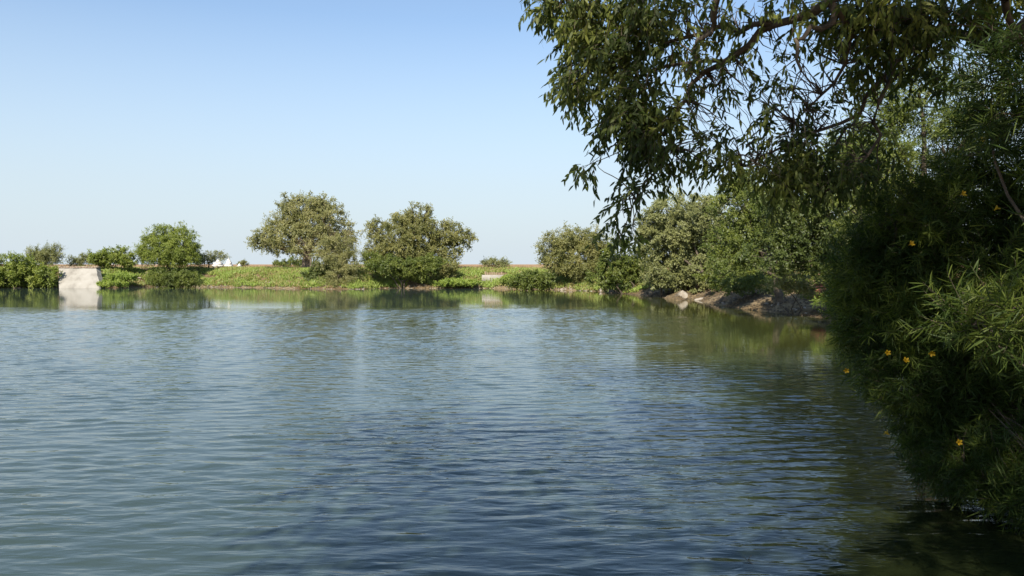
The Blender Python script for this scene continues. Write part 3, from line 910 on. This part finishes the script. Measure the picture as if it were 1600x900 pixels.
A8 = limb([at(1340, 180, 8.8), at(1260, 210, 8.6), at(1200, 240, 8.5), at(1160, 260, 8.5)], .022, .007, 9)
A9 = limb([at(1300, 5, 7.2), at(1330, 60, 7.6), at(1300, 130, 8), at(1240, 190, 8.2)], .03, .008, 10)
A10 = limb([at(1060, 170, 8), at(1035, 250, 8.1), at(1000, 300, 8.2), at(985, 345, 8.2)], .014, .005, 9)
A11 = limb([at(1400, 100, 8.6), at(1375, 160, 8.2), at(1360, 240, 8.2), at(1290, 300, 8.4)], .03, .008, 10)
A12 = limb([at(1130, 95, 7.8), at(1020, 110, 8), at(940, 110, 8.2), at(905, 135, 8.2)], .02, .007, 10)
# upper crown, out of the picture: it shades the near water and the oleander
U = []
for q in [(-1.8, -6.2, 9.8), (2.5, -6.5, 10), (.2, 7.5, 9.5), (-3, -4, 8.5), (-3.6, 1.5, 9), (2.9, -5, 9.6), (2.9, -.6, 10), (5, -4.5, 10), (2.5, 6.5, 9.8), (6, 7, 9.5), (1.5, 0, 11), (5, 3, 12), (-3.2, -1.5, 9.2), (-2, -4.8, 9.5), (4, -3, 11.5), (8.5, 5, 10.5), (9, 0, 11), (7, 9, 8.5), (10.5, 8, 9), (-1, -1.5, 11), (3.5, 2.5, 10.3)]:
    q = np.array(q, float)
    limb([fork, fork + (q - fork) * .4 + np.array([0, 0, .8]), q], .15, .03, 9)
    U.append(q)
skel = np.array(skel)

# (px, py, rx, ry, Y, number of sprays)
CL = [(870, 15, 38, 28, 8.2, 70), (925, 25, 45, 40, 8.1, 110), (915, 80, 34, 38, 8.1, 100), (905, 145, 30, 30, 8.1, 85), (985, 30, 50, 40, 8, 110),
      (960, 90, 36, 38, 8, 80), (1010, 95, 50, 40, 8, 85), (990, 150, 46, 38, 8, 110), (985, 205, 50, 36, 8.1, 120), (1045, 200, 40, 40, 8, 70), (1010, 245, 36, 26, 8.1, 70),
      (1045, 30, 50, 36, 7.8, 80), (1085, 95, 40, 50, 7.8, 70), (1130, 130, 40, 50, 7.9, 55), (1130, 30, 60, 40, 7.6, 60), (922, 275, 14, 26, 8.2, 12), (1105, 245, 26, 30, 8.4, 36),
      (1130, 270, 30, 22, 8.5, 34), (965, 340, 16, 26, 8.2, 14), (1000, 310, 24, 22, 8.2, 22), (975, 385, 34, 22, 8.3, 20), (1045, 270, 22, 22, 8.2, 22),
      (1190, 80, 50, 60, 7.8, 55), (1210, 160, 50, 50, 8.2, 55), (1230, 30, 50, 40, 7.4, 50), (1190, 215, 40, 36, 8.4, 46), (1245, 250, 44, 40, 8.4, 90),
      (1290, 180, 36, 60, 8.5, 46), (1300, 40, 40, 40, 7.5, 70), (1290, 290, 60, 36, 8.5, 130), (1215, 290, 36, 26, 8.5, 60), (1360, 30, 50, 50, 7.5, 150), (1420, 50, 50, 60, 7.8, 170),
      (1350, 110, 40, 40, 8.2, 60), (1480, 30, 50, 50, 8, 110), (1545, 20, 50, 40, 8, 90), (1590, 60, 40, 50, 8, 60), (1440, 130, 50, 50, 8.6, 80), (1350, 260, 50, 60, 8.8, 90)]
for px, py, rx, ry, Y, n in CL:
    n = int(n * (.36 if 1070 < px < 1330 and py < 230 else .8))
    c = at(px, py, Y); s_ = Y / F
    d3 = rdir(n) * (rng.random(n) ** .45)[:, None]
    S = c + d3 * np.array([rx * s_, .55, ry * s_]) + np.array([0, 0, .12])
    D_ = nrm(rng.normal(size=(n, 3)) * .55 + np.array([-.25, 0, -.15]))
    sprays(gl, S, D_, rng.uniform(.16, .36, n), 10, .096, .027, droop=.4, spread=.7, hang=.55, kind='lance', jit=.008, twig=gtw, twr=.0035, tmin=.1, curl=.12, face=np.tile(nrm(np.array([-.3, -.8, .5])), (n, 1)))
    # twigs joining the clump to the nearest bough
    for _ in range(max(3, n // 9)):
        q = S[rng.integers(n)]
        near_ = skel[np.argsort(np.linalg.norm(skel - q, axis=1))[:4]][rng.integers(4)]
        if np.linalg.norm(near_ - q) > 1.9: near_ = skel[np.argmin(np.linalg.norm(skel - q, axis=1))]
        gtw.tube(curve(near_, q, .14, 7, sag=-.2), np.linspace(.009, .0035, 7), 4)
# bare twiggy haze in the middle of the branches
for _ in range(420):
    q = at(rng.uniform(1060, 1350), rng.uniform(0, 280), rng.uniform(7.4, 8.8))
    k = np.argmin(np.linalg.norm(skel - q, axis=1)); L_ = np.linalg.norm(skel[k] - q)
    if L_ < 1.0: gtw.tube(curve(skel[k], q, .2, 6, sag=-.3), np.linspace(.008, .002, 6), 3)
# upper crown foliage
for q in U:
    n = 640 if q[0] > 2 else 480
    S = q + rdir(n) * (rng.random(n) ** .4)[:, None] * np.array([2.3, 2.3, 1.5])
    D_ = nrm(rng.normal(size=(n, 3)) * .7 + np.array([0, 0, -.2]))
    sprays(gl, S, D_, rng.uniform(.3, .6, n), 9, .17, .05, droop=.4, spread=.6, hang=.6, kind='lance', jit=.02, twig=gtw, twr=.005)
gb.build('limbs', M['bark'], ot, smooth=True)
gtw.build('twigs', M['bark'], ot)
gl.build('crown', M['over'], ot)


# ------------------------------------------------------------------ yellow oleander shrubs (near, right)
def oleander(label, rootxy, tips, n_shoots, shoot_fn, flowers, leafL=.13, leafW=.009):
    rz = max(gz(*rootxy), 0) - .05
    e = empty('oleander_shrub', (rootxy[0], rootxy[1], rz), label, 'shrub', 'yellow oleander shrubs')
    gs, gb, gl = Geo(), Geo(), Geo()
    rt = np.array([rootxy[0], rootxy[1], rz])
    sk = []
    for k, tp in enumerate(tips):
        lp = curve(rt + rng.normal(size=3) * [.15, .15, 0], tp, .1, 12, sag=-.45)
        gs.tube(lp, np.linspace(.05, .01, 12) * (.45 if rootxy[1] < 6 else 1), 6); sk.extend(lp[4:])
    sk = np.array(sk)
    gs.build('stems', M['bark'], e, smooth=True)
    S, D_ = shoot_fn(n_shoots)
    for q in S[::6]:
        k = np.argmin(np.linalg.norm(sk - q, axis=1)); gb.tube(curve(sk[k], q, .12, 5, sag=-.2), np.linspace(.006, .003, 5), 4)
    n = len(S)
    # whorled narrow leaves spiralling up each shoot
    m_ = 20
    L_ = rng.uniform(.12, .3, n)
    sprays(gl, S, D_, L_, m_, leafL, leafW, droop=-.12, spread=.85, hang=.12, kind='strap', jit=.004, twig=gb, twr=.0025, tmin=.1, curl=.28)
    gb.build('twigs', M['bark'], e)
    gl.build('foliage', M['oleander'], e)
    for f in flowers:
        gf = Geo()
        f = np.array(f); ax = nrm(rng.normal(size=3) * .5 + np.array([-.2, -.6, .3]))
        a = nrm(np.cross(ax, [0, 0, 1])); b = np.cross(ax, a)
        # funnel with five lobes
        rings = [(0, .003), (.012, .004), (.026, .012), (.04, .018)]
        gf.tube([f + ax * h_ for h_, _ in rings], [r_ for _, r_ in rings], 10)
        ang = np.arange(5) * 2 * np.pi / 5
        rad = a[None] * np.cos(ang)[:, None] + b[None] * np.sin(ang)[:, None]
        gf2 = Geo()
        n_ = 5
        P_ = f + ax * .036 + rad * .012; Dd = nrm(rad * .8 + ax * .55); Sd = nrm(np.cross(Dd, ax))
        T_ = np.array([(0, .4), (0, -.4), (.55, .55), (.55, -.5), (1, .2), (1, -.3)])
        V = P_[:, None] + Dd[:, None] * T_[None, :, 0:1] * .024 + Sd[:, None] * T_[None, :, 1:2] * .02
        q_ = (np.array([(0, 2, 3, 1), (2, 4, 5, 3)])[None] + np.arange(5)[:, None, None] * 6).reshape(-1, 4)
        gf.add(V.reshape(-1, 3), quads=q_)
        gf.build('flower', M['flower'], e)
    return e


def cloud(cells):
    """shoots on the surface and in the outer volume of world ellipsoids (cx,cy,cz,rx,ry,rz,weight)"""
    w = np.array([c_[6] for c_ in cells], float); w /= w.sum()

    def fn(n):
        k = rng.choice(len(cells), n, p=w); C = np.array([cells[i_][:3] for i_ in k]); Rr = np.array([cells[i_][3:6] for i_ in k])
        d_ = rdir(n); d_[:, 1] -= .25; d_ = nrm(d_)
        S = C + d_ * Rr * (rng.random(n) ** .3)[:, None]
        ok = S[:, 2] > .12
        S, d_ = S[ok], d_[ok]
        D2 = nrm(d_ * .9 + rng.normal(size=d_.shape) * .45 + np.array([-.15, -.15, .05]))
        return S, D2
    return fn


def W(px, py, Y, rx, ry, rd, w):
    c = at(px, py, Y); s_ = Y / F
    return (c[0], c[1], c[2], rx * s_, rd, ry * s_, w)


mid_cells = [W(1410, 370, 9, 50, 75, .8, 3), W(1490, 335, 9, 80, 80, .8, 4), W(1570, 310, 9, 70, 105, .8, 4), W(1370, 430, 9.3, 55, 60, .7, 3), W(1420, 500, 9, 80, 70, .9, 4),
             W(1520, 450, 8.6, 100, 90, .9, 4), W(1600, 520, 8.2, 90, 110, .9, 4), W(1440, 590, 8.8, 75, 60, .7, 4), W(1540, 640, 8.6, 90, 80, .8, 4), W(1600, 700, 8.5, 70, 70, .7, 3),
             W(1480, 670, 8.8, 60, 50, .6, 2.5), W(1360, 520, 9.4, 35, 45, .5, 1.6), W(1660, 400, 8.4, 80, 200, .9, 4), W(1340, 470, 10, 26, 40, .5, 1.2), W(1550, 725, 8.0, 75, 45, .6, 2.5), W(1640, 760, 7.4, 80, 60, .6, 3), W(1480, 735, 8.4, 35, 25, .4, 1)]
fl = [at(1532, 214, 7.9), at(1500, 305, 7.6), at(1553, 329, 7.5), at(1420, 383, 7.9), at(1413, 565, 7.7), at(1457, 549, 7.5), at(1390, 680, 7.9), at(1496, 692, 7.5), at(1385, 552, 8.4), at(1342, 441, 9.2), at(1322, 578, 9)]
oleander('dark spreading yellow oleander with drooping branches touching the pond on the right', (7.0, 9.0),
         [at(1400, 330, 9), at(1500, 250, 9), at(1370, 450, 9.3), at(1420, 560, 8.8), at(1530, 620, 8.5), at(1600, 500, 8), at(1560, 350, 8.8), at(1500, 450, 8.6)],
         7600, cloud(mid_cells), fl)
near_cells = [W(1525, 502, 4.6, 48, 22, .3, 1.0), W(1600, 490, 4.4, 50, 26, .35, 1.1), W(1605, 150, 4.6, 60, 55, .5, 2.4), W(1555, 125, 4.8, 35, 35, .3, 1.0), W(1570, 190, 4.7, 45, 30, .3, 1.0),
              W(1780, 300, 4.4, 110, 220, .6, 6), W(1760, 600, 4.6, 90, 100, .5, 3), W(1800, 60, 4.4, 110, 90, .5, 3)]
oleander('nearest yellow oleander with sunlit rosettes of narrow leaves at the right edge', (4.6, 4.2),
         [at(1520, 510, 4.6), at(1590, 180, 4.6), at(1550, 140, 4.8), at(1650, 300, 4.4), at(1620, 640, 4.6), at(1600, 480, 4.4)],
         760, cloud(near_cells), [], leafL=.11, leafW=.0075)

# ------------------------------------------------------------------ floating twig near the bottom edge
q = EYE * F / (888 - HOR)
c = np.array([(1181 - 800) / F * q, q, .005])
g = Geo()
g.tube([c, c + [-.03, .05, .012], c + [-.06, .1, .03]], [.004, .003, .002], 5)
g.tube([c + [-.03, .05, .012], c + [.0, .08, .04], c + [.02, .09, .045]], [.003, .002, .0015], 5)
tag(g.build('twig', M['bark'], origin=tuple(c)), 'tiny dark twig floating near the bottom edge of the photo', 'twig')
